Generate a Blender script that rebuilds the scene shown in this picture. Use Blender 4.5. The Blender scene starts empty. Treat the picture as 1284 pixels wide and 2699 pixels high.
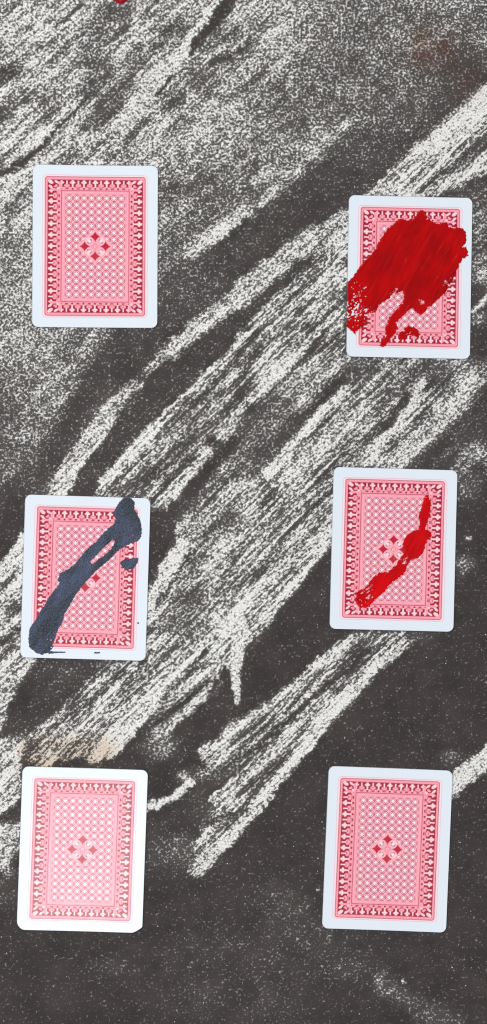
import bpy, math
import numpy as np

MM = 0.001
rng = np.random.default_rng(7)

# ------------------------------------------------------------------ camera, world, lamps, exposure
scene = bpy.context.scene
TX, TY = 0.00892535, -0.03607524            # the camera looks almost straight down
F_PX, DIST = 4685.624, 900.0                # focal length in photo pixels, distance in mm
PW, PH = 1284.0, 2699.0
_cx, _sx, _cy, _sy = math.cos(TX), math.sin(TX), math.cos(TY), math.sin(TY)
R_CAM = np.array([[_cy, 0, _sy], [0, 1, 0], [-_sy, 0, _cy]]) @ np.array([[1, 0, 0], [0, _cx, -_sx], [0, _sx, _cx]])
C_CAM = R_CAM @ np.array([0, 0, DIST])

cam_data = bpy.data.cameras.new("camera")
cam_data.sensor_fit = 'VERTICAL'
cam_data.sensor_height = 36.0
cam_data.lens = 36.0 * F_PX / PH
cam_data.clip_start = 0.02
cam_data.clip_end = 20
cam = bpy.data.objects.new("camera", cam_data)
scene.collection.objects.link(cam)
from mathutils import Matrix, Vector
m4 = Matrix.Identity(4)
for i in range(3):
    for j in range(3):
        m4[i][j] = R_CAM[i, j]
    m4[i][3] = C_CAM[i] * MM
cam.matrix_world = m4
scene.camera = cam

world = bpy.data.worlds.new("World")
scene.world = world
world.use_nodes = True
bg = world.node_tree.nodes["Background"]
bg.inputs[0].default_value = (0.93, 0.97, 1.0, 1)
bg.inputs[1].default_value = 0.36


def area(name, loc, target, size, power, col):
    d = bpy.data.lights.new(name, 'AREA')
    d.shape = 'RECTANGLE'
    d.size, d.size_y = size
    d.energy = power
    d.color = col
    o = bpy.data.objects.new(name, d)
    scene.collection.objects.link(o)
    o.location = loc
    o.rotation_euler = (Vector(target) - Vector(loc)).to_track_quat('-Z', 'Y').to_euler()
    return o


area("window_light", (-1.05, 1.15, 1.75), (0, 0, 0), (1.5, 1.1), 34, (1.0, 0.985, 0.96))
area("softbox_light", (-0.27, -0.56, 1.45), (-0.06, -0.1, 0), (0.36, 0.36), 8.0, (1.0, 0.98, 0.97))

scene.view_settings.view_transform = 'Standard'
scene.view_settings.look = 'None'
scene.view_settings.gamma = 1
scene.view_settings.exposure = 0.0
scene.view_settings.use_curve_mapping = False
scene.cycles.pixel_filter_type = 'BLACKMAN_HARRIS'
scene.cycles.filter_width = 1.2
scene.cycles.max_bounces = 4


# ------------------------------------------------------------------ helpers
def lin(*c):
    c = np.asarray(c, float) / 255.0
    return np.where(c <= 0.04045, c / 12.92, ((c + 0.055) / 1.055) ** 2.4)


def to_px(x, y):
    """board plane (mm) -> photo pixel"""
    P = np.stack([x, y, np.zeros_like(x)], -1) - C_CAM
    q = P @ R_CAM
    return PW / 2 + F_PX * q[..., 0] / -q[..., 2], PH / 2 - F_PX * q[..., 1] / -q[..., 2]


def to_plane(px, py, z=0.0):
    px = np.asarray(px, float); py = np.asarray(py, float)
    d = np.stack([(px - PW / 2) / F_PX, -(py - PH / 2) / F_PX, -np.ones_like(px)], -1) @ R_CAM.T
    t = (z - C_CAM[2]) / d[..., 2]
    return C_CAM[0] + d[..., 0] * t, C_CAM[1] + d[..., 1] * t


def vnoise(x, y, seed):
    """smooth value noise, unit lattice, 0..1"""
    r = np.random.default_rng(seed)
    tab = r.random((256, 256))
    xi = np.floor(x).astype(int); yi = np.floor(y).astype(int)
    fx = x - xi; fy = y - yi
    fx = fx * fx * (3 - 2 * fx); fy = fy * fy * (3 - 2 * fy)
    a = tab[xi & 255, yi & 255]; b = tab[(xi + 1) & 255, yi & 255]
    c = tab[xi & 255, (yi + 1) & 255]; d = tab[(xi + 1) & 255, (yi + 1) & 255]
    return (a * (1 - fx) + b * fx) * (1 - fy) + (c * (1 - fx) + d * fx) * fy


def seg_dist(X, Y, x0, y0, x1, y1):
    dx, dy = x1 - x0, y1 - y0
    t = np.clip(((X - x0) * dx + (Y - y0) * dy) / (dx * dx + dy * dy + 1e-9), 0, 1)
    return np.hypot(X - x0 - t * dx, Y - y0 - t * dy), t


def poly_sd(X, Y, pts):
    """signed distance, positive inside"""
    pts = np.asarray(pts, float)
    n = len(pts)
    d = np.full(X.shape, 1e9); ins = np.zeros(X.shape, bool)
    for i in range(n):
        (x0, y0), (x1, y1) = pts[i], pts[(i + 1) % n]
        d = np.minimum(d, seg_dist(X, Y, x0, y0, x1, y1)[0])
        if y0 != y1:
            c = (y0 > Y) != (y1 > Y)
            ins ^= c & (X < (x1 - x0) * (Y - y0) / (y1 - y0) + x0)
    return np.where(ins, d, -d)


def smooth(e0, e1, v):
    t = np.clip((v - e0) / (e1 - e0), 0, 1)
    return t * t * (3 - 2 * t)


def grid_faces(ny, nx):
    i = np.arange(ny * nx).reshape(ny, nx)
    return np.stack([i[:-1, :-1], i[:-1, 1:], i[1:, 1:], i[1:, :-1]], -1).reshape(-1, 4)


def quad_mesh(name, verts, quads):
    me = bpy.data.meshes.new(name)
    me.vertices.add(len(verts))
    me.vertices.foreach_set("co", np.ascontiguousarray(verts, np.float32).ravel())
    me.loops.add(len(quads) * 4)
    me.loops.foreach_set("vertex_index", np.ascontiguousarray(quads, np.int32).ravel())
    me.polygons.add(len(quads))
    me.polygons.foreach_set("loop_start", np.arange(len(quads), dtype=np.int32) * 4)
    me.update(calc_edges=True)
    me.validate()
    return me


def set_smooth(me, on=True):
    me.polygons.foreach_set("use_smooth", np.full(len(me.polygons), on))
    me.update()


def color_attr(me, name, rgb):
    a = me.color_attributes.new(name, 'FLOAT_COLOR', 'POINT')
    buf = np.ones((len(me.vertices), 4), np.float32)
    buf[:, :3] = rgb
    a.data.foreach_set("color", buf.ravel())


def link(name, me, parent=None, label=None, cat=None, group=None, kind=None):
    o = bpy.data.objects.new(name, me)
    scene.collection.objects.link(o)
    if parent:
        o.parent = parent
    for k, v in (("label", label), ("category", cat), ("group", group), ("kind", kind)):
        if v:
            o[k] = v
    return o


class NT:
    """tiny node-tree writer"""
    def __init__(self, name):
        self.m = bpy.data.materials.new(name)
        self.m.use_nodes = True
        self.t = self.m.node_tree
        self.bsdf = self.t.nodes["Principled BSDF"]

    def n(self, kind, **kw):
        nd = self.t.nodes.new(kind)
        for k, v in kw.items():
            setattr(nd, k, v)
        return nd

    def put(self, sock, v):
        if hasattr(v, "is_output"):
            self.t.links.new(v, sock)
        else:
            sock.default_value = v

    def math(self, op, a, b=None, c=None, clamp=False):
        nd = self.n("ShaderNodeMath", operation=op, use_clamp=clamp)
        for s, v in zip(nd.inputs, (a, b, c)):
            if v is not None:
                self.put(s, v)
        return nd.outputs[0]

    def mix(self, f, a, b):
        nd = self.n("ShaderNodeMix", data_type='RGBA')
        self.put(nd.inputs[0], f); self.put(nd.inputs[6], a); self.put(nd.inputs[7], b)
        return nd.outputs[2]

    def noise(self, vec, scale, detail=2.0, rough=0.5):
        nd = self.n("ShaderNodeTexNoise")
        self.put(nd.inputs["Vector"], vec)
        nd.inputs["Scale"].default_value = scale
        nd.inputs["Detail"].default_value = detail
        nd.inputs["Roughness"].default_value = rough
        return nd.outputs[0]

    def mapping(self, vec, rot=(0, 0, 0), scale=(1, 1, 1)):
        nd = self.n("ShaderNodeMapping")
        self.put(nd.inputs[0], vec)
        nd.inputs["Rotation"].default_value = rot
        nd.inputs["Scale"].default_value = scale
        return nd.outputs[0]

    def remap(self, v, a, b, c=0.0, d=1.0, smoothstep=False):
        nd = self.n("ShaderNodeMapRange", interpolation_type='SMOOTHSTEP' if smoothstep else 'LINEAR')
        self.put(nd.inputs[0], v)
        for i, q in enumerate((a, b, c, d)):
            self.put(nd.inputs[i + 1], q)
        return nd.outputs[0]

    def attr(self, name):
        return self.n("ShaderNodeAttribute", attribute_name=name).outputs

    def coord(self):
        return self.n("ShaderNodeTexCoord").outputs["Object"]

    def bump(self, h, strength, dist):
        nd = self.n("ShaderNodeBump")
        self.put(nd.inputs["Height"], h)
        nd.inputs["Strength"].default_value = strength
        nd.inputs["Distance"].default_value = dist
        self.t.links.new(nd.outputs[0], self.bsdf.inputs["Normal"])


def rgba(c):
    return (float(c[0]), float(c[1]), float(c[2]), 1.0)


# ------------------------------------------------------------------ the chalked board
# chalk coverage is worked out on the board's own grid: rubbed dust, broad strokes of the chalk's side, wiped gaps
STEP = 0.6
gx = np.concatenate([np.linspace(-360, -150, 60), np.arange(-149.4, 149.5, STEP), np.linspace(150, 360, 60)])
gy = np.concatenate([np.linspace(-520, -295, 60), np.arange(-294.4, 294.5, STEP), np.linspace(295, 520, 60)])
GX, GY = np.meshgrid(gx, gy)
PX, PY = to_px(GX, GY)
WX = PX + 9 * (vnoise(PX / 34, PY / 34, 1) - .5) + 10 * (vnoise(PX / 9, PY / 9, 2) - .5)
WY = PY + 9 * (vnoise(PX / 34, PY / 34, 3) - .5) + 10 * (vnoise(PX / 9, PY / 9, 4) - .5)
DEN = np.full(GX.shape, 0.03)
STR = np.full(GX.shape, 0.25)
TS = 642.0 / 1225.0


def tp(tile, pts):
    r, c = tile
    return [(c * 642 + x * TS, r * 675 + y * TS) for x, y in pts]


def _blend(sl, a, d, s):
    DEN[sl] = DEN[sl] * (1 - a) + d * a
    if s is not None:
        STR[sl] = STR[sl] * (1 - a) + s * a


def _window(pts, pad):
    p = np.asarray(pts)
    x0, x1, y0, y1 = p[:, 0].min() - pad, p[:, 0].max() + pad, p[:, 1].min() - pad, p[:, 1].max() + pad
    ok = (PX > x0) & (PX < x1) & (PY > y0) & (PY < y1)
    r = np.where(ok.any(1))[0]; c = np.where(ok.any(0))[0]
    if len(r) == 0 or len(c) == 0:
        return None
    return slice(r[0], r[-1] + 1), slice(c[0], c[-1] + 1)


def poly(tile, pts, d, soft=22, s=0.8, k=1.0):
    pts = tp(tile, pts)
    sl = _window(pts, soft * 2)
    if sl is None:
        return
    sd = poly_sd(WX[sl], WY[sl], pts)
    _blend(sl, k * smooth(-soft, soft, sd), d, s)


def stroke(tile, pts, w, d, soft=8, s=0.8, k=1.0):
    """w: full width in tile pixels, one number or one per point"""
    if not hasattr(w, "__len__"):
        w = [w] * len(pts)
    pts = tp(tile, pts); w = [q * TS / 2 for q in w]
    sl = _window(pts, max(w) + soft * 2)
    if sl is None:
        return
    X, Y = WX[sl], WY[sl]
    best = np.full(X.shape, -1e9)
    for i in range(len(pts) - 1):
        dd, t = seg_dist(X, Y, *pts[i], *pts[i + 1])
        best = np.maximum(best, w[i] * (1 - t) + w[i + 1] * t - dd)
    _blend(sl, k * smooth(-soft, soft, best), d, s)


def blob(tile, x, y, rx, ry, d, s=None, k=1.0, ang=0.0):
    (cx, cy), = tp(tile, [(x, y)])
    rx *= TS; ry *= TS
    ca, sa = math.cos(math.radians(ang)), math.sin(math.radians(ang))
    u = ((WX - cx) * ca - (WY - cy) * sa) / rx
    v = ((WX - cx) * sa + (WY - cy) * ca) / ry
    a = k * np.exp(-(u * u + v * v) * 0.9)
    _blend(Ellipsis, a, d, s)


A, B, C_, D_ = (0, 0), (0, 1), (1, 0), (1, 1)
E_, F_, G_, H_ = (2, 0), (2, 1), (3, 0), (3, 1)

# rubbed dust
poly(A, [(-900, -900), (2900, -900), (2600, 350), (1900, 500), (1225, 1000), (900, 1250), (700, 1800), (380, 2300), (-900, 2700)], .50, 70, .35)
poly(A, [(-900, -900), (1700, -900), (1300, 700), (800, 900), (-900, 1500)], .58, 90, .6)
poly(B, [(380, -300), (1500, -300), (1500, 320), (1000, 500), (560, 700), (200, 560), (330, 200)], .44, 60, .12)
blob(B, 780, 520, 260, 200, .36, .1)
blob(B, 300, 520, 200, 160, .34, .15, .7)
blob(B, 1010, 330, 160, 140, .27, .1, .8)
blob(B, 1170, 380, 110, 140, .12, .1)
blob(B, 650, 820, 240, 150, .22, .15)
blob(B, 330, 960, 260, 130, .15, .15)
blob(B, 620, 930, 150, 90, .12, .15)
blob(B, 60, 1190, 230, 110, .17, .15)
blob(A, 1120, 900, 150, 130, .33, .3)
blob(A, 1170, 620, 220, 260, .58, .3, .8)
blob(A, 950, 1150, 170, 130, .40, .3)
# rubbed dust left of and below the first card
blob(C_, 120, 560, 300, 260, .54, .2)
blob(C_, 60, 120, 160, 160, .52, .2)
blob(C_, 100, 860, 220, 180, .40, .2)
blob(C_, 100, 1060, 220, 160, .33, .2)
stroke(C_, [(830, 330), (640, 470), (480, 640), (380, 830), (270, 980), (190, 1130)], [120, 200, 190, 150, 130, 110], .14, 34, .2)
blob(C_, 330, 430, 130, 70, .44, .2, .8)
blob(C_, 960, 130, 180, 180, .33, .3, .8)
blob(C_, 880, 270, 80, 70, .18, .2)
blob(C_, 150, 1170, 180, 70, .22, .2, .7)

# top left: hatching with wiped gaps
for q in range(9):
    x0 = 60 + q * 62
    stroke(A, [(x0 - 330, 250 + q * 42), (x0 - 60, 120 + q * 34), (x0 + 260, -90 + q * 30)], 18, .68 if q % 2 else .46, 9, .6)
blob(A, 120, 180, 210, 170, .64, .6, .7)
blob(A, 470, 330, 75, 75, .2, .3, .8)
blob(A, 480, 220, 80, 70, .3, .3, .7)
blob(A, 600, 60, 90, 50, .24, .3, .9)
blob(A, 560, 140, 80, 60, .28, .3, .8)
stroke(A, [(440, 620), (560, 530), (650, 390), (740, 270), (860, 170), (930, 130)], [90, 80, 44, 44, 70, 44], .30, 20, .5)
stroke(A, [(620, 160), (760, 30), (830, -40)], 22, .16, 9, .6)
stroke(A, [(650, 120), (770, -20)], 18, .8, 8, 1)
blob(A, 820, 60, 70, 50, .5, .4)
stroke(A, [(640, 600), (700, 520), (780, 400), (890, 300)], [90, 90, 120, 70], .84, 26, .3)
stroke(A, [(890, 310), (960, 190), (1080, 40), (1110, -40)], [40, 34, 34, 40], .94, 7, .5)
stroke(A, [(945, 265), (1010, 175), (1080, 90), (1150, -20)], [16, 52, 58, 60], .05, 8, .3)
stroke(A, [(1060, 320), (1150, 285), (1260, 215)], 22, .10, 8, .4)
stroke(A, [(1100, 40), (1230, -60)], 40, .6, 16, .9)
blob(A, 1140, 180, 80, 90, .34, .4, .8)
stroke(A, [(805, 470), (865, 385)], 22, .06, 7, .3)
stroke(A, [(640, 690), (720, 600)], 30, .22, 12, .4)
blob(A, 870, 510, 70, 50, .28, .3)
blob(A, 1010, 390, 60, 50, .3, .3)
stroke(A, [(0, 740), (150, 680), (280, 640), (400, 530)], [60, 50, 44, 20], .78, 12, 1)
stroke(A, [(-40, 900), (60, 850), (140, 790), (220, 730), (350, 580), (440, 500)], [30, 36, 36, 20, 14, 10], .08, 6, .3)
stroke(A, [(0, 560), (80, 530), (190, 490)], 16, .14, 7, .4)
stroke(A, [(890, 310), (960, 190), (1080, 40), (1110, -40)], [46, 44, 40, 44], .97, 6, .3)
stroke(A, [(950, 265), (1015, 180), (1090, 90), (1160, -20)], [16, 50, 56, 60], .04, 7, .3)
blob(A, 40, 370, 60, 40, .16, .4)
blob(A, 20, 590, 50, 30, .22, .4)
blob(A, 260, 480, 90, 35, .3, .5, .8, 30)
blob(A, 130, 540, 60, 40, .8, .4, .7)
stroke(A, [(280, 140), (420, 20)], 12, .16, 6, .5)
stroke(A, [(180, 270), (300, 190)], 12, .3, 6, .5)
blob(A, 750, 780, 130, 60, .66, .3, .8)
blob(A, 540, 800, 60, 40, .3, .3, .7)
blob(A, 860, 950, 60, 40, .22, .3)

# patchy stroke above the middle
stroke(B, [(540, 620), (390, 690), (290, 800), (130, 920), (20, 1020), (-60, 1120)], [90, 130, 150, 170, 140, 90], .42, 30, .4)
for x, y, r in ((510, 625, 26), (400, 690, 36), (330, 735, 34), (350, 770, 34), (270, 860, 30), (110, 880, 40), (155, 955, 42), (60, 910, 26),
                (100, 1020, 30), (36, 1080, 26), (200, 900, 24)):
    blob(B, x, y, r, r * .7, .80, .3, .9, 40)
stroke(A, [(950, 1270), (1010, 1225), (1090, 1185), (1160, 1120), (1240, 1060)], [50, 50, 84, 60, 66], .76, 16, .5)
stroke(A, [(1130, 1240), (1240, 1110)], 34, .10, 12, .4)

# broad smear entering from the right
poly(B, [(1300, 370), (1225, 440), (1090, 550), (850, 750), (740, 860), (600, 985), (850, 1010), (1060, 960), (1300, 900)], .56, 7, 1)
stroke(B, [(1290, 450), (1130, 580), (990, 690), (880, 760)], [130, 110, 100, 60], .93, 14, .6)
stroke(B, [(1260, 560), (1100, 700), (960, 790)], 40, .66, 14, 1)
stroke(B, [(1260, 700), (1130, 790), (1010, 870)], [60, 60, 30], .28, 14, .6)
stroke(B, [(1260, 800), (1120, 880), (1000, 945)], 44, .86, 9, .8)
poly(B, [(1300, 870), (1200, 880), (1100, 940), (1060, 1000), (1300, 1000)], .12, 10, .3)
blob(B, 1200, 1130, 90, 150, .42, .5)
blob(B, 760, 960, 130, 40, .7, .6)

# the long diagonal band from the second card to the third
poly(B, [(560, 1020), (450, 1080), (330, 1140), (220, 1215), (120, 1300), (-50, 1425), (-50, 1560), (60, 1545), (300, 1330), (620, 1290)], .64, 8, .6)
poly(C_, [(1260, 105), (950, 330), (780, 500), (700, 600), (540, 730), (430, 880), (340, 1000), (200, 1230), (320, 1230), (430, 1045), (520, 945), (600, 815),
          (750, 680), (880, 520), (1060, 420), (1250, 250)], .64, 8, .6)
stroke(C_, [(600, 815), (480, 960), (380, 1080), (300, 1220)], 40, .93, 10, .7)
stroke(C_, [(1230, 190), (1000, 380), (850, 500)], 40, .86, 16, .6, .8)
blob(C_, 720, 615, 50, 22, .2, .3)
# second wide band
poly(D_, [(340, 0), (520, -60), (520, 500), (480, 660), (330, 840), (180, 800), (60, 760), (-125, 980), (-225, 1110), (-370, 1260), (-470, 1290), (-760, 1220),
          (-730, 1150), (-575, 960), (-405, 830), (-185, 600), (-135, 530), (0, 395), (60, 270), (190, 150)], .46, 10, 1)
stroke(D_, [(340, 0), (300, 40), (160, 160), (60, 250), (-20, 310), (-200, 470), (-400, 640), (-560, 820), (-660, 960), (-780, 1120)],
       [24, 40, 50, 56, 90, 130, 160, 150, 130, 110], .14, 9, .25)
stroke(D_, [(505, -20), (430, 80), (345, 180)], 12, .97, 4, .3)
stroke(D_, [(520, 10), (440, 110), (360, 200)], 14, .2, 5, .3)
stroke(D_, [(500, 70), (380, 230), (200, 420), (60, 560)], 50, .76, 20, 1, .8)
stroke(D_, [(0, 400), (-170, 590), (-390, 800), (-600, 1000), (-720, 1150)], 36, .82, 10, .9)
stroke(D_, [(-200, 640), (-300, 720), (-420, 830)], 12, .1, 5, .4)
stroke(D_, [(410, 370), (300, 510), (210, 615)], [20, 46, 20], .12, 7, .3)
blob(D_, 325, 350, 28, 24, .1)
stroke(D_, [(270, 490), (160, 610), (60, 720)], 50, .8, 16, .9)
stroke(D_, [(-20, 740), (-170, 850), (-330, 960), (-450, 1090)], 44, .3, 16, .8, .8)
stroke(D_, [(0, 800), (-80, 890), (-150, 960)], 60, .84, 14, .7)
stroke(C_, [(1050, 960), (1010, 1050), (940, 1140), (850, 1250)], [60, 46, 50, 50], .90, 9, .7)
blob(C_, 1065, 940, 34, 24, .03)
blob(C_, 960, 1025, 50, 26, .12)
blob(C_, 930, 740, 60, 26, .25, .4, .8, 40)
blob(C_, 700, 1060, 60, 40, .34, .8, .7, 40)
blob(C_, 980, 650, 30, 24, .9)
blob(C_, 1015, 615, 16, 26, .9)
stroke(C_, [(1230, 890), (1100, 1010), (1020, 1110), (940, 1200), (880, 1290)], [70, 56, 60, 60, 60], .08, 10, .3)
# dusty dark wedge
poly(D_, [(300, 800), (470, 650), (380, 800), (220, 960), (120, 1090), (-40, 1240), (-140, 1290), (-260, 1230), (-120, 1010), (20, 800), (180, 660)], .36, 30, .5)
stroke(D_, [(440, 690), (340, 830), (230, 930)], [56, 64, 54], .10, 16, .3)
stroke(C_, [(1170, 930), (1090, 1030), (1020, 1120), (950, 1200), (880, 1290)], [40, 46, 50, 50, 50], .07, 9, .3)
blob(C_, 1065, 940, 30, 22, .03)
blob(D_, 130, 830, 140, 110, .33, .4, .6)
blob(D_, 100, 1000, 150, 60, .27, .3)
blob(D_, 330, 620, 100, 70, .52, .4)
blob(D_, 110, 640, 40, 34, .85, .3)

# beneath the second card
poly(D_, [(500, 500), (1150, 500), (1180, 640), (930, 900), (800, 1070), (440, 1080), (120, 1120), (350, 830), (500, 670)], .47, 14, .8)
blob(D_, 600, 560, 110, 50, .34, .3)
blob(D_, 950, 560, 130, 50, .24, .3)
blob(D_, 570, 575, 40, 24, .16, .3)
stroke(D_, [(520, 670), (380, 810), (250, 950), (120, 1100)], 56, .78, 9, .9)
stroke(D_, [(905, 640), (840, 760), (770, 850), (700, 930), (620, 1040)], [36, 44, 30, 40, 40], .92, 8, .6)
stroke(D_, [(815, 690), (770, 790), (700, 880)], [24, 26, 20], .12, 7, .4)
stroke(D_, [(730, 680), (620, 800), (500, 960)], 16, .2, 8, .6)
stroke(D_, [(700, 660), (560, 830), (380, 1030)], 44, .72, 20, 1, .8)
poly(D_, [(930, 880), (1060, 800), (1150, 650), (1260, 640), (1260, 980), (1100, 1010), (1000, 1060), (790, 1070)], .13, 20, .3)
stroke(D_, [(1190, 580), (1080, 720), (960, 860), (860, 950), (760, 1060)], [100, 130, 110, 110, 90], .68, 20, .6)
stroke(D_, [(1160, 590), (1110, 650)], 26, .92, 8)
blob(D_, 1200, 560, 60, 60, .42)
blob(D_, 1200, 80, 70, 110, .50, .6)
stroke(D_, [(1240, 195), (1150, 285)], 22, .95, 7)
blob(D_, 1180, 320, 60, 40, .5)
blob(D_, 1200, 440, 80, 80, .14)
blob(D_, 1140, 1060, 90, 90, .46, .5)
blob(D_, 1200, 1000, 60, 50, .55, .5)
blob(D_, 1130, 1180, 60, 60, .4, .4)
blob(D_, 1190, 1070, 40, 26, .12)

# the wide band between the third and the fourth card
poly(F_, [(120, -170), (480, -240), (440, 130), (340, 300), (240, 430), (130, 560), (30, 690), (-110, 870), (-300, 1000), (-430, 1110), (-480, 1090), (-430, 1010),
          (-560, 1060), (-660, 1230), (-1300, 1290), (-1240, 1190), (-955, 980), (-700, 750), (-480, 480), (-400, 250), (-380, 100), (-250, 0), (-100, -150)], .46, 9, 1)
poly(E_, [(760, 60), (880, -60), (880, 140), (800, 290), (745, 400)], .05, 10, .2)
blob(E_, 1080, 60, 150, 90, .40, .4)
blob(E_, 960, 60, 50, 60, .55, .4)
stroke(E_, [(925, 160), (870, 260), (800, 400), (740, 520)], [70, 90, 110, 90], .84, 9, .7)
stroke(E_, [(960, 180), (880, 330), (780, 480)], 16, .12, 7, .5)
blob(E_, 960, 430, 80, 60, .26, .4)
blob(E_, 880, 560, 90, 60, .36, .5)
blob(E_, 1080, 260, 90, 50, .40, .5, .8)
blob(E_, 1010, 600, 100, 70, .42, .5)
stroke(F_, [(440, 20), (300, 190), (120, 350), (0, 480)], 46, .74, 18, 1)
stroke(F_, [(440, 110), (340, 260), (200, 400)], [60, 40, 40], .86, 9, .8)
stroke(F_, [(360, 90), (240, 230)], 18, .2, 8, .5)
stroke(F_, [(100, -60), (-60, 130), (-200, 320)], 50, .78, 18, 1, .8)
stroke(E_, [(1225, 500), (1060, 660), (900, 800), (720, 960), (580, 1110), (470, 1240)], 60, .82, 16, 1)
stroke(E_, [(1130, 690), (980, 760), (840, 920), (700, 1040), (560, 1210)], [40, 44, 70, 60, 60], .86, 9, .8)
stroke(E_, [(790, 660), (600, 880), (420, 1060), (200, 1290)], 44, .8, 16, 1)
stroke(E_, [(760, 700), (620, 870)], 20, .08, 7, .4)
stroke(E_, [(640, 800), (430, 970), (250, 1100)], 18, .24, 9, .7)
stroke(E_, [(530, 740), (290, 970), (60, 1170)], 26, .74, 9, .9)
stroke(E_, [(470, 760), (280, 920), (130, 1060), (0, 1160)], [90, 150, 110, 60], .12, 14, .3)
blob(E_, 300, 800, 130, 50, .22, .2)
stroke(E_, [(1040, 690), (960, 800), (860, 900), (770, 1030)], [20, 40, 40, 40], .26, 10, .6)
stroke(E_, [(1100, 870), (960, 980), (840, 1080), (780, 1120)], [40, 40, 60, 40], .72, 9, .8)
stroke(E_, [(1130, 690), (1060, 800), (960, 870)], 50, .74, 14, .9)
stroke(E_, [(1145, 830), (1130, 790), (1060, 900)], [50, 24, 20], .05, 8, .2)
stroke(E_, [(1205, 560), (1200, 690), (1185, 820), (1190, 950)], [60, 60, 54, 30], .95, 6, .3)
blob(E_, 820, 1180, 100, 60, .34, .3)
blob(E_, 800, 1100, 60, 40, .5, .4)
poly(E_, [(1150, 830), (1150, 1000), (1225, 1030), (1100, 1100), (930, 1180), (870, 1120), (1000, 990)], .06, 14, .2)

# left margin beside the third card
poly(E_, [(130, 100), (60, 200), (-40, 330), (-40, 620), (110, 560)], .62, 14, 1)
stroke(E_, [(120, 140), (40, 260), (-20, 370)], 44, .82, 12, .8)
stroke(E_, [(110, 250), (50, 390), (0, 540)], 22, .95, 7, .5)
blob(E_, 60, 470, 50, 50, .38, .6)
stroke(E_, [(70, 600), (0, 690)], 44, .08, 12)
poly(E_, [(190, 700), (180, 760), (100, 860), (50, 960), (20, 1080), (-60, 1200), (-60, 700), (60, 650), (100, 600)], .66, 9, .8)
blob(E_, 30, 590, 40, 40, .7, .6)
poly(G_, [(-60, -160), (110, -140), (110, 130), (0, 250), (-60, 280)], .74, 10, .9)
stroke(E_, [(120, 1100), (30, 1190), (-40, 1260)], 30, .3, 12, .7)
poly(G_, [(110, 150), (20, 240), (-20, 290), (110, 270)], .08, 12, .2)
poly(G_, [(110, 265), (-60, 290), (-60, 480), (20, 530), (110, 400)], .66, 14, .6)
blob(G_, 40, 530, 40, 26, .5)
blob(G_, 10, 620, 60, 80, .2)

# the lower band
poly(F_, [(560, 600), (380, 730), (220, 870), (0, 1030), (-200, 1160), (-240, 1210), (-180, 1290), (-60, 1310), (-170, 1440), (-230, 1620), (-320, 1700), (-270, 1820),
          (-200, 1830), (-110, 1720), (0, 1590), (150, 1420), (260, 1280), (440, 1080), (590, 920), (700, 760), (830, 640), (820, 600)], .49, 9, 1)
stroke(F_, [(820, 650), (690, 760), (560, 900), (400, 1060), (230, 1280), (60, 1480), (-120, 1690), (-220, 1800)], 50, .84, 9, .8)
stroke(F_, [(560, 650), (380, 780), (220, 900), (60, 1010), (-100, 1110)], 40, .74, 12, .8)
stroke(F_, [(640, 690), (510, 800), (430, 860), (200, 1075), (0, 1235)], [20, 26, 20, 30, 24], .08, 7, .4)
stroke(F_, [(440, 920), (230, 1110), (40, 1300), (-120, 1450)], 44, .8, 14, .9)
stroke(F_, [(10, 1060), (-120, 1160), (-210, 1200)], 30, .86, 9, .8)
stroke(F_, [(-20, 1240), (-130, 1330)], 60, .3, 16, .5)
poly(G_, [(900, 40), (1180, 40), (1060, 150), (1000, 290), (930, 390), (740, 480), (740, 300), (900, 200)], .10, 18, .2)
stroke(G_, [(1180, 50), (1110, 105), (1055, 155)], 18, .97, 5, .4)
stroke(G_, [(1240, 160), (1100, 270), (1000, 355)], 18, .97, 5, .4)
stroke(G_, [(1150, 230), (1060, 280)], 30, .25, 10, .4)
stroke(G_, [(1200, 320), (1090, 430), (980, 520)], 36, .86, 8, .6)
stroke(G_, [(1010, 420), (930, 470)], 24, .1, 8)
blob(G_, 890, 440, 130, 80, .34, .3)
blob(G_, 840, 380, 80, 40, .3, .3)
blob(G_, 1010, 220, 50, 40, .32, .3)
blob(G_, 1060, 30, 100, 34, .42, .4)
blob(G_, 930, 40, 26, 26, .8, .4)
stroke(G_, [(720, 200), (800, 175), (880, 140), (965, 70)], [36, 36, 40, 34], .92, 6, .5)
# right edge stroke
stroke(H_, [(1330, -150), (1150, 10), (1040, 105)], [110, 110, 90], .90, 8, .6)
blob(F_, 1050, 1230, 50, 34, .4)
# loose specks on the dark part
blob(F_, 1110, 250, 50, 34, .42)
blob(F_, 1090, 300, 26, 26, .3)
blob(F_, 1130, 138, 14, 12, .98)
blob(F_, 880, 620, 80, 30, .24)
blob(H_, 220, 680, 130, 90, .25)
blob(H_, 330, 860, 180, 90, .21)
blob(H_, 200, 960, 200, 90, .15)
blob(H_, 520, 990, 130, 80, .18)
stroke(H_, [(690, 1060), (770, 1140), (900, 1220), (1060, 1290)], [40, 80, 110, 100], .26, 24, .3)
blob(H_, 720, 1130, 60, 40, .34)
blob(H_, 690, 1060, 20, 26, .5)
blob(H_, 805, 1065, 10, 10, .98)
blob(H_, 378, 604, 9, 9, .95)
blob(G_, 560, 1000, 140, 60, .12)
blob(G_, 1030, 900, 200, 130, .13)
blob(G_, 1040, 1150, 150, 130, .14)
blob(H_, 120, 1150, 200, 140, .14)

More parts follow.
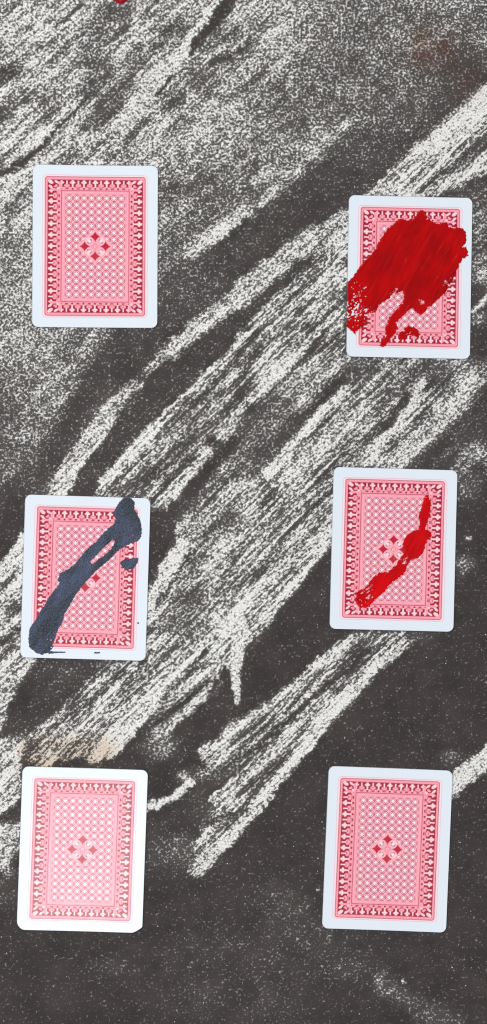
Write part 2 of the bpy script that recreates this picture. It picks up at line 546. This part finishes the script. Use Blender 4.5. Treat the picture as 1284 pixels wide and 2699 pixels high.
# streaks along the sweep of the hand, patchiness
al = (PX - PY) * .7071 + 26 * (vnoise(PX / 300, PY / 300, 11) - .5)
ac = (PX + PY) * .7071 + 60 * (vnoise(PX / 420, PY / 420, 12) - .5) + 10 * (vnoise(PX / 90, PY / 90, 13) - .5)
stk = .55 * vnoise(al / 150, ac / 9, 21) + .45 * vnoise(al / 90 + 7, ac / 19, 22)
pat = .6 * vnoise(PX / 24, PY / 24, 31) + .4 * vnoise(PX / 60, PY / 60, 32)
amp = 4 * DEN * (1 - DEN)
DEN = np.clip(DEN + amp * ((stk - .5) * 1.0 * STR + (pat - .5) * .34), 0, 1)

tan = np.zeros(GX.shape)
tan += smooth(1915, 1975, PY) * (1 - smooth(2020, 2070, PY)) * smooth(20, 80, PX) * (1 - smooth(260, 350, PX)) * (.55 + .6 * vnoise(PX / 40, PY / 30, 41))
smudge = np.exp(-(((PX - 1140) / 62) ** 2 + ((PY - 130) / 52) ** 2)) * (.4 + vnoise(PX / 26, PY / 26, 42))
smudge += .5 * np.exp(-(((PX - 1230) / 46) ** 2 + ((PY - 215) / 40) ** 2))
olive = np.exp(-(((PX - 1102) / 22) ** 2 + ((PY - 92) / 20) ** 2))

nb = GX.shape
verts = np.stack([GX.ravel(), GY.ravel(), np.zeros(GX.size)], -1) * MM
me = quad_mesh("chalkboard", verts, grid_faces(*nb))
color_attr(me, "chalk", np.stack([DEN.ravel(), STR.ravel(), np.clip(tan, 0, 1).ravel()], -1))
color_attr(me, "stain", np.stack([np.clip(smudge, 0, 1).ravel(), np.clip(olive, 0, 1).ravel(), np.zeros(GX.size)], -1))

t = NT("chalked_blackboard")
co = t.coord()
ch = t.n("ShaderNodeSeparateColor"); t.t.links.new(t.attr("chalk")[0], ch.inputs[0])
st = t.n("ShaderNodeSeparateColor"); t.t.links.new(t.attr("stain")[0], st.inputs[0])
den, streaky, tanv = ch.outputs[0], ch.outputs[1], ch.outputs[2]
n1 = t.noise(co, 790, 3.0, .6)
n2 = t.noise(t.mapping(t.mapping(co, rot=(0, 0, math.radians(-43))), scale=(.55, 1.15, 1)), 760, 3.0, .6)
n3 = t.noise(t.mapping(t.mapping(co, rot=(0, 0, math.radians(-43))), scale=(.07, 1, 1)), 700, 2.5, .62)
sfac = t.math('MULTIPLY', streaky, .5)
nmix = t.math('ADD', t.math('MULTIPLY', n1, t.math('SUBTRACT', 1.0, sfac)), t.math('MULTIPLY', n2, sfac))
# the mixed noise loses contrast: stretch it about its mean
nmix = t.math('ADD', t.math('MULTIPLY', t.math('SUBTRACT', nmix, .5), t.math('ADD', 1.15, t.math('MULTIPLY', streaky, .25))), .5)
nmix = t.math('ADD', nmix, t.math('MULTIPLY', t.math('SUBTRACT', n3, .5), t.math('MULTIPLY', streaky, .66)))
n4 = t.noise(co, 240, 3.0, .6)
nmix = t.math('ADD', nmix, t.math('MULTIPLY', t.math('SUBTRACT', n4, .5), .30))
thr = t.math('ADD', t.math('MULTIPLY', t.math('SUBTRACT', .5, t.math('MINIMUM', den, .93)), .31), .530)
diff = t.math('SUBTRACT', nmix, thr)
mask = t.remap(diff, -.10, t.remap(streaky, .1, .8, .15, .10), 0, 1, True)
tone = t.remap(t.noise(co, 1250, 2, .6), .28, .60, .60, 1.0)
chalk_amt = t.math('MULTIPLY', mask, t.math('MULTIPLY', tone, t.remap(den, 0.05, .5, .36, 1.0)))
film = t.math('MULTIPLY', den, .12)
chalk_amt = t.math('MAXIMUM', chalk_amt, film)
blot = t.noise(co, 60, 3, .6)
board = t.mix(t.remap(blot, .35, .65), rgba(lin(55, 51, 50)), rgba(lin(67, 61, 60)))
board = t.mix(t.math('MULTIPLY', st.outputs[0], .55), board, rgba(lin(86, 58, 50)))
chalk = t.mix(t.math('MULTIPLY', tanv, .55), rgba(lin(243, 242, 239)), rgba(lin(205, 168, 122)))
chalk = t.mix(t.math('MULTIPLY', st.outputs[0], .8), chalk, rgba(lin(165, 125, 112)))
chalk = t.mix(t.math('MULTIPLY', st.outputs[1], .6), chalk, rgba(lin(150, 150, 105)))
t.put(t.bsdf.inputs["Base Color"], t.mix(chalk_amt, board, chalk))
t.bsdf.inputs["Roughness"].default_value = .85
t.bsdf.inputs["Specular IOR Level"].default_value = .15
t.bump(t.math('ADD', mask, t.math('MULTIPLY', n1, .3)), .35, .00018)
me.materials.append(t.m)
board_obj = link("chalkboard", me, label="dark brownish black chalkboard covered in smeared white chalk strokes", kind="structure")


# ------------------------------------------------------------------ playing cards
CW, CH, CT = 63.0, 82.0, 0.32
PAPER = lin(225, 234, 244)
DARK = lin(166, 0, 42)
LINE = lin(186, 70, 100)
PINK = lin(250, 158, 175)
LIGHT = lin(254, 210, 218)
STAR = lin(254, 232, 236)


def rrect(x, y, hx, hy, r):
    qx = np.abs(x) - hx + r; qy = np.abs(y) - hy + r
    return np.hypot(np.maximum(qx, 0), np.maximum(qy, 0)) + np.minimum(np.maximum(qx, qy), 0) - r


def card_print(x, y):
    col = np.broadcast_to(PAPER, x.shape + (3,)).copy()

    def put(mk, c):
        col[mk] = c
    d = rrect(x, y, 26.4, 35.95, 1.9)
    put(d < .14, lin(234, 186, 198))
    put(d < -.14, lin(250, 224, 231))
    d = rrect(x, y, 25.15, 35.0, 1.1)
    put(d < .22, LINE)
    put(d < -.18, PINK)
    # border of trefoils and fans
    band = rrect(x, y, 24.0, 33.65, .01) < 0
    put(band, DARK)
    vs = (24.0 - np.abs(x)) / 6.94; vt = (33.65 - np.abs(y)) / 5.6
    side = vs < vt
    u = np.where(side, y / 5.68, x / 5.72); v = np.where(side, vs, vt)
    a = np.abs(u - np.round(u)); b = .5 - a
    corner = (np.abs(x) > 17.06) & (np.abs(y) > 28.05)
    bm = band & ~corner
    put(bm & (v > .66), PINK)
    cup = (b / .25) ** 2 + ((v - .54) / .17) ** 2
    put(bm & (cup < 1.5) & (v > .34), DARK)
    put(bm & (cup < 1.0), PINK)
    put(bm & ((b / .10) ** 2 + ((v - .45) / .07) ** 2 < 1) & (v < .5), DARK)
    put(bm & (b < .06) & (v > .08) & (v < .46), LIGHT)
    put(bm & (b < .13) & (np.abs(v - .83) < .05), DARK)
    head = (a / .25) ** 2 + ((v - .27) / .11) ** 2
    put(bm & ((head < 1) | ((a / .12) ** 2 + ((v - .15) / .11) ** 2 < 1) | ((a < .085 - .05 * (v - .3)) & (v > .25) & (v < .72))), LIGHT)
    put(bm & (a / .11 + np.abs(v - .82) / .12 < 1), DARK)
    # corner leaves
    ex = (np.abs(x) - 20.7) / 3.4; ey = (np.abs(y) - 31.0) / 2.8
    p = (ex + ey) * .7071; q = (ex - ey) * .7071
    put(corner & (p < -.15), PINK)
    put(corner & (((p - .75) / .5) ** 2 + (q / .28) ** 2 < 1), LIGHT)
    put(corner & (((p - .1) / .42) ** 2 + ((np.abs(q) - .62) / .2) ** 2 < 1), LIGHT)
    put(corner & (np.abs(np.hypot(p + .25, q) - .42) < .1), DARK)
    put(corner & (np.hypot(p + .85, q) < .2), LIGHT)
    # inner frame
    d = rrect(x, y, 17.06, 28.05, .01)
    put(d < .2, lin(168, 40, 74))
    put(d < -.15, PINK)
    put(np.abs(d + .95) < .13, lin(254, 186, 196))
    # lattice with stars
    lat = rrect(x, y, 15.1, 26.2, .01) < 0
    dia = np.abs(x) / 9.5 + np.abs(y) / 8.7
    lat &= dia > 1
    uu = x / 3.76 + .5; vv = y / 3.48
    put(lat, lin(247, 182, 195))
    for w in (uu + vv, uu - vv):
        for off in (.33, .67):
            fr = np.abs((w - off) - np.round(w - off))
            put(lat & (fr < .055), lin(194, 84, 112))
    fu = uu - np.round(uu); fv = vv - np.round(vv)
    put(lat & (np.hypot(np.abs(fu) - .5, fv) < .07), lin(190, 60, 92))
    put(lat & (np.hypot(fu, np.abs(fv) - .5) < .07), lin(190, 60, 92))
    put(lat & ((np.sqrt(np.abs(fu) / .36) + np.sqrt(np.abs(fv) / .36) < 1.2) & (np.maximum(np.abs(fu), np.abs(fv)) < .32)), STAR)
    put((np.abs(dia - .9) < .035) & (dia < 1), lin(254, 184, 194))
    # the flower in the middle
    for sx in (-1, 1):
        for sy in (-1, 1):
            r = np.hypot(x - sx * 3.05, y - sy * 2.75)
            put(r < 2.15, lin(253, 172, 186))
            put(r < 1.85, lin(251, 196, 206))
            along = ((x - sx * 3.05) * sx + (y - sy * 2.75) * sy) * .7071
            across = ((x - sx * 3.05) * sx - (y - sy * 2.75) * sy) * .7071
            put((r < 1.5) & (along < .3), lin(206, 120, 142))
            put((r < 1.55) & (along < .45) & (np.abs(across) < .62) & (along > -1.0), lin(252, 224, 230))
    for ox, oy in ((5.25, 0), (-5.25, 0), (0, 4.95), (0, -4.95)):
        p = np.abs(x - ox); q = np.abs(y - oy)
        put((p / 2.95) ** .66 + (q / 2.95) ** .66 < 1.0, lin(190, 4, 48))
        put(np.hypot(p, q) < 1.5, lin(190, 4, 48))
    r = np.hypot(x, y)
    put(r < 1.15, lin(226, 120, 142)); put(r < .8, lin(254, 196, 204)); put(r < .35, lin(230, 130, 150))
    return col


def curl(x, y):
    """the card is very slightly dished: its middle touches the board, its edges stand off"""
    return .50 * (x / 31.5) ** 2 + .22 * (y / 41.0) ** 2


def make_card_mesh(name, corners):
    """corners: (dx, dy, power) cut-off of TL, TR, BR, BL"""
    nx, ny = 317, 412
    ys = np.linspace(CH / 2, -CH / 2, ny)

    def cut(y, c, top):
        dx, dy, pw = c
        k = np.clip(((y if top else -y) - (CH / 2 - dy)) / dy, 0, 1)
        return dx * (1 - (1 - k ** pw) ** (1 / pw))
    L = -CW / 2 + cut(ys, corners[0], True) + cut(ys, corners[3], False)
    Rr = CW / 2 - cut(ys, corners[1], True) - cut(ys, corners[2], False)
    s = np.linspace(0, 1, nx)
    X = L[:, None] * (1 - s) + Rr[:, None] * s
    Y = np.repeat(ys[:, None], nx, 1)
    col = np.zeros(X.shape + (3,))
    hx, hy = CW / (nx - 1), CH / (ny - 1)
    for i in (-.33, 0, .33):
        for j in (-.33, 0, .33):
            col += card_print(X + i * hx, Y + j * hy)
    col /= 9
    top = np.stack([X, Y, CT + curl(X, Y)], -1).reshape(-1, 3)
    quads = grid_faces(ny, nx)[:, ::-1]
    idx = np.arange(nx * ny).reshape(ny, nx)
    ring = np.concatenate([idx[0, :], idx[1:, -1], idx[-1, -2::-1], idx[-2:0:-1, 0]])
    n = len(ring)
    # rim rounded over a little, then down to the board
    rim = top[ring].copy(); ctr = rim * (1, 1, 0)
    out = ctr / (np.linalg.norm(ctr, axis=1, keepdims=True) + 1e-9)
    r1 = rim + out * .05; r1[:, 2] -= .06
    r2 = rim + out * .05; r2[:, 2] -= CT - .012
    base = len(top)
    vs = np.concatenate([top, r1, r2])
    k = np.arange(n); kn = (k + 1) % n
    q1 = np.stack([ring, ring[kn], base + kn, base + k], -1)
    q2 = np.stack([base + k, base + kn, base + n + kn, base + n + k], -1)
    vs = np.concatenate([vs, [[0, 0, .012]]])
    q3 = np.stack([np.full(n // 2, len(vs) - 1), base + n + (2 * np.arange(n // 2)) % n, base + n + (2 * np.arange(n // 2) + 1) % n,
                   base + n + (2 * np.arange(n // 2) + 2) % n], -1)
    me = quad_mesh(name, vs * MM, np.concatenate([quads, q1[:, ::-1], q2[:, ::-1], q3]))
    cc = np.concatenate([col.reshape(-1, 3), np.broadcast_to(PAPER, (2 * n + 1, 3))])
    color_attr(me, "print", cc)
    return me


t = NT("card_stock")
co = t.coord()
pr = t.attr("print")[0]
soil = t.remap(t.noise(co, 45, 4, .65), .45, .8, 0, .06)
t.put(t.bsdf.inputs["Base Color"], t.mix(soil, pr, rgba(lin(196, 190, 182))))
t.put(t.bsdf.inputs["Roughness"], t.remap(t.noise(co, 90, 3, .6), .3, .7, .27, .33))
t.bsdf.inputs["Specular IOR Level"].default_value = .5
t.bump(t.noise(co, 900, 2, .6), .12, .00006)
card_mat = t.m

r0 = (3.1, 3.1, 2.0)
card_me = make_card_mesh("playing_card", [r0, r0, r0, r0])
card_me.materials.append(card_mat)
worn_me = make_card_mesh("worn_playing_card", [r0, r0, (5.2, 3.3, 1.25), (4.2, 4.6, 1.9)])
worn_me.materials.append(card_mat)

POSE = [(-75.028, 134.157, -0.00396), (84.323, 119.4, -0.01724), (-79.759, -33.151, -0.03092),
        (76.127, -18.948, -0.02662), (-81.173, -170.041, -0.03516), (72.886, -170.821, -0.04307)]
LABEL = ["clean red backed playing card above the card with the dark navy smear",
         "red backed playing card largely covered by a broad deep red paint smear",
         "red backed playing card crossed by a dark navy black diagonal paint smear",
         "red backed playing card with a narrow winding bright red paint streak",
         "clean pale red backed playing card with a clipped corner, below the navy smeared card",
         "clean red backed playing card below the card with the narrow red streak"]
cards = []
for i, (x, y, a) in enumerate(POSE):
    o = link("playing_card", worn_me if i == 4 else card_me, None, LABEL[i], "playing card", "red backed playing cards laid out on the chalkboard")
    o.location = (x * MM, y * MM, 0)
    o.rotation_euler = (0, 0, a)
    cards.append(o)


# ------------------------------------------------------------------ paint on the cards
def paint_mat(name, base, dark, rough, lvl, streak, grain, dist, tint=(1, 1, 1, 1)):
    t = NT(name)
    co = t.coord()
    v = t.mapping(t.mapping(co, rot=(0, 0, math.radians(-64))), scale=(.3, 1, 1))
    n = t.noise(v, 105, 3, .6)
    n2 = t.noise(co, 900, 3, .65)
    patch = t.math('ADD', t.math('MULTIPLY', n, .6), t.math('MULTIPLY', t.noise(co, 60, 3, .55), .4))
    t.put(t.bsdf.inputs["Base Color"], t.mix(t.remap(patch, .42, .58), rgba(base), rgba(dark)))
    t.put(t.bsdf.inputs["Roughness"], rough)
    t.bsdf.inputs["Specular IOR Level"].default_value = lvl
    t.bsdf.inputs["Specular Tint"].default_value = tint
    t.bump(t.math('ADD', t.math('MULTIPLY', n, streak), t.math('MULTIPLY', n2, grain)), 1.0, dist)
    return t.m


RED = paint_mat("deep_red_paint", lin(184, 0, 4), lin(156, 0, 3), .26, .16, .7, .2, .0004)
RED2 = paint_mat("bright_red_paint", lin(210, 0, 10), lin(182, 0, 8), .26, .16, .7, .2, .0004)
NAVY = paint_mat("navy_black_paint", lin(54, 64, 94), lin(20, 22, 38), .38, 1.0, .7, 1.0, .0010, (.80, .90, 1.0, 1))  # lighter slate patches put the paint's sheen into its base colour


def local(ci, pts, origin):
    """traced photo points -> the card's own millimetres"""
    s = 1225 / 380.0
    p = np.asarray(pts, float)
    X, Y = to_plane(origin[0] + p[:, 0] / s, origin[1] + p[:, 1] / s, CT)
    x, y, a = POSE[ci]
    dx, dy = X - x, Y - y
    return np.stack([dx * math.cos(a) + dy * math.sin(a), -dx * math.sin(a) + dy * math.cos(a)], -1)


def paint(name, ci, pts, origin, mat, seed, holes=(), dry=None, thick=.22, ragged=.62, label=None, step=.2):
    P = local(ci, pts, origin)
    x0, y0 = P.min(0) - 1; x1, y1 = P.max(0) + 1
    X, Y = np.meshgrid(np.arange(x0, x1, step), np.arange(y0, y1, step))
    f = poly_sd(X, Y, P)
    for h in holes:
        f = np.minimum(f, -poly_sd(X, Y, local(ci, h, origin)))
    f = f + ragged * (vnoise(X / .9, Y / .9, seed) - .5) * 2 * .6 + ragged * .4 * (vnoise(X / .35, Y / .35, seed + 1) - .5) * 2
    if dry:
        for (cx, cy), rad, amt in dry:
            c = local(ci, [(cx, cy)], origin)[0]
            fall = np.exp(-(((X - c[0]) ** 2 + (Y - c[1]) ** 2) / rad ** 2)) * amt
            # bare flecks stretched along the pull of the brush
            fl = vnoise((X - Y) * .7 / .55, (X + Y) * .7 / 1.3, seed + 5) * .6 + vnoise(X / .4, Y / .4, seed + 6) * .4
            f = np.where(fl < fall, np.minimum(f, (fl - fall) * 2), f)
    # stay on the card
    f = np.minimum(f, CW / 2 - .02 - np.abs(X)); f = np.minimum(f, CH / 2 - .02 - np.abs(Y))
    keepv = f > -.10
    ridge = vnoise((X * .5 + Y * .87) / 7.0, (X * .87 - Y * .5) / 1.3, seed + 8)
    Z = CT + curl(X, Y) + .012 + thick * np.sqrt(np.clip(f / .9, 0, 1)) * (.55 + .9 * ridge)
    fc = grid_faces(*X.shape)
    fc = fc[keepv.ravel()[fc].all(1)]
    used = np.unique(fc)
    mp = np.full(X.size, -1); mp[used] = np.arange(len(used))
    v = np.stack([X.ravel(), Y.ravel(), Z.ravel()], -1)[used]
    m = quad_mesh(name, v * MM, mp[fc])
    set_smooth(m)
    m.materials.append(mat)
    o = link(name, m, cards[ci], label)
    return o


O2, O3, O4 = (890, 500), (40, 1290), (850, 1220)
paint("paint_smear", 1, [(700, 165), (745, 190), (790, 260), (840, 290), (930, 280), (945, 320), (1060, 330), (1090, 360), (1095, 430), (1085, 470), (1100, 500),
      (1112, 565), (1060, 590), (1030, 640), (1010, 700), (985, 760), (940, 820), (925, 870), (880, 910), (830, 945), (800, 985), (765, 1000), (745, 1040),
      (710, 1060), (670, 1045), (650, 1020), (630, 1010), (590, 1040), (550, 1075), (520, 1100), (500, 1130), (515, 1180), (480, 1230), (440, 1270), (410, 1320),
      (380, 1350), (355, 1325), (370, 1285), (410, 1240), (400, 1190), (420, 1130), (440, 1080), (500, 1020), (560, 930), (560, 860), (500, 880), (430, 930),
      (350, 985), (320, 1045), (260, 1050), (230, 1060), (260, 1110), (220, 1160), (160, 1200), (150, 1230), (80, 1170), (66, 1090), (66, 950), (70, 790),
      (130, 740), (180, 660), (230, 600), (280, 560), (320, 500), (350, 440), (410, 350), (470, 290), (540, 245), (590, 265), (640, 245), (670, 200)],
      O2, RED, 101, dry=[((165, 1040), 10, .43), ((180, 880), 7, .36), ((500, 920), 5, .5), ((760, 210), 3, .55), ((950, 800), 4, .4), ((720, 960), 3, .4), ((1085, 475), 1.6, .7)],
      label="broad deep red paint smear")
paint("paint_drop", 1, [(515, 1230), (560, 1190), (600, 1155), (660, 1170), (695, 1210), (685, 1258), (640, 1245), (600, 1235), (570, 1275), (525, 1280)],
      O2, RED, 131, dry=[((600, 1215), 4, .35)], label="small deep red paint dab")
paint("paint_smear", 3, [(895, 225), (905, 290), (920, 330), (915, 380), (920, 450), (895, 480), (880, 560), (920, 590), (930, 630), (890, 660), (870, 720),
      (850, 770), (800, 820), (750, 830), (720, 880), (700, 930), (650, 980), (600, 1010), (560, 1050), (520, 1100), (470, 1140), (420, 1190), (380, 1235),
      (310, 1230), (285, 1195), (270, 1160), (290, 1140), (265, 1110), (330, 1075), (380, 1040), (420, 980), (480, 935), (560, 925), (600, 890), (640, 840),
      (660, 800), (690, 770), (680, 720), (690, 660), (720, 610), (770, 575), (815, 560), (825, 500), (815, 440), (840, 380), (860, 300)],
      O4, RED2, 151, dry=[((360, 1120), 6, .38), ((400, 1070), 3, .4), ((690, 820), 3, .4), ((895, 250), 2.5, .5)], label="narrow bright red paint streak")
paint("paint_smear", 2, [(930, 65), (990, 75), (1015, 110), (1015, 170), (1040, 210), (1065, 270), (1078, 340), (1075, 400), (1040, 440), (1000, 450), (960, 470),
      (930, 490), (890, 510), (840, 560), (790, 610), (740, 650), (690, 690), (640, 745), (590, 800), (550, 850), (520, 890), (490, 940), (450, 1010), (420, 1060),
      (405, 1130), (370, 1180), (350, 1230), (335, 1290), (320, 1350), (290, 1385), (230, 1405), (180, 1390), (120, 1340), (115, 1260), (125, 1180), (170, 1110),
      (200, 1060), (250, 980), (290, 910), (330, 860), (380, 790), (360, 765), (380, 715), (440, 680), (490, 650), (540, 590), (590, 530), (640, 480), (690, 440),
      (740, 380), (790, 330), (840, 290), (855, 250), (825, 200), (860, 150), (890, 100)],
      O3, NAVY, 171, holes=[[(640, 610), (690, 560), (760, 490), (830, 425), (850, 445), (810, 510), (740, 570), (690, 612), (655, 635)]],
      dry=[((1000, 382), 1.6, .62), ((320, 1290), 3.5, .4), ((140, 1180), 3, .3)], ragged=.38, thick=.2, label="dark navy black paint smear")
paint("paint_drop", 2, [(888, 622), (930, 592), (1048, 580), (1042, 620), (1010, 672), (950, 684), (910, 664)], O3, NAVY, 191, ragged=.2, label="small navy black paint drop")
paint("paint_drop", 2, [(285, 1372), (340, 1376), (432, 1378), (425, 1388), (340, 1392), (285, 1398)], O3, NAVY, 195, ragged=.15, thick=.08, step=.15, label="thin navy paint line")
paint("paint_drop", 2, [(672, 1380), (722, 1382), (722, 1393), (674, 1395)], O3, NAVY, 197, ragged=.12, thick=.06, step=.12, label="tiny navy paint dash")
paint("paint_drop", 2, [(1038, 1130), (1050, 1128), (1052, 1141), (1040, 1143)], O3, NAVY, 199, ragged=.05, thick=.05, step=.1, label="tiny navy paint dot")

# ------------------------------------------------------------------ red drop cut by the top of the picture
dx, dy = to_plane(320, -15)
na, nr = 40, 12
vs, fs = [(0, 0, 2.3)], []
for r in range(1, nr + 1):
    for a in range(na):
        th = a / na * 2 * math.pi
        R = 4.75 * r / nr * (1 + .04 * math.sin(3 * th + 1) + .02 * math.sin(7 * th))
        vs.append((R * math.cos(th), R * math.sin(th), .012 + 2.29 * max(0, 1 - (r / nr) ** 2.4) ** .6))
for a in range(na):
    fs.append((0, 1 + a, 1 + (a + 1) % na))
for r in range(nr - 1):
    for a in range(na):
        b = (a + 1) % na
        fs.append((1 + r * na + a, 1 + (r + 1) * na + a, 1 + (r + 1) * na + b, 1 + r * na + b))
me = bpy.data.meshes.new("paint_drop")
me.from_pydata([tuple(c * MM for c in v) for v in vs], [], fs)
set_smooth(me)
t = NT("glossy_red_paint")
t.put(t.bsdf.inputs["Base Color"], t.mix(t.remap(t.noise(t.coord(), 300, 2), .4, .6), rgba(lin(176, 12, 30)), rgba(lin(150, 6, 22))))
t.bsdf.inputs["Roughness"].default_value = .16
me.materials.append(t.m)
o = link("paint_drop", me, None, "glossy round red paint drop at the upper edge, on the chalk above the clean card", "paint drop")
o.location = (dx * MM, dy * MM, 0)

# ------------------------------------------------------------------ loose chalk crumbs
inner = (np.abs(GX) < 149) & (np.abs(GY) < 294)
pw = np.where(inner, np.clip(DEN - .5, 0, 1) ** 2 + .004, 0).ravel()
pick = rng.choice(GX.size, 2600, p=pw / pw.sum())
base_v = np.array([(1, 0, .3), (.3, .9, .25), (-.8, .5, .3), (-.7, -.6, .2), (.4, -.9, .3), (0, 0, .9)])
base_f = np.array([(0, 1, 5), (1, 2, 5), (2, 3, 5), (3, 4, 5), (4, 0, 5)])
th = rng.random(len(pick)) * 6.283
sz = .10 + .22 * rng.random(len(pick)) ** 2
px_ = GX.ravel()[pick] + rng.uniform(-.3, .3, len(pick)); py_ = GY.ravel()[pick] + rng.uniform(-.3, .3, len(pick))
bv = base_v[None] * (1 + .5 * (rng.random((len(pick), 6, 3)) - .5))
rx = bv[..., 0] * np.cos(th)[:, None] - bv[..., 1] * np.sin(th)[:, None]
ry = bv[..., 0] * np.sin(th)[:, None] + bv[..., 1] * np.cos(th)[:, None]
V = np.stack([px_[:, None] + rx * sz[:, None], py_[:, None] + ry * sz[:, None], (bv[..., 2] - .2).clip(0) * sz[:, None]], -1)
Fc = base_f[None] + (np.arange(len(pick)) * 6)[:, None, None]
me = bpy.data.meshes.new("chalk_crumbs")
me.from_pydata((V.reshape(-1, 3) * MM).tolist(), [], Fc.reshape(-1, 3).tolist())
t = NT("chalk")
t.put(t.bsdf.inputs["Base Color"], t.mix(t.noise(t.coord(), 800, 2), rgba(lin(226, 225, 222)), rgba(lin(242, 241, 238))))
t.bsdf.inputs["Roughness"].default_value = .9
me.materials.append(t.m)
link("chalk_crumbs", me, None, "loose white chalk crumbs scattered over the chalkboard", "chalk", None, "stuff")
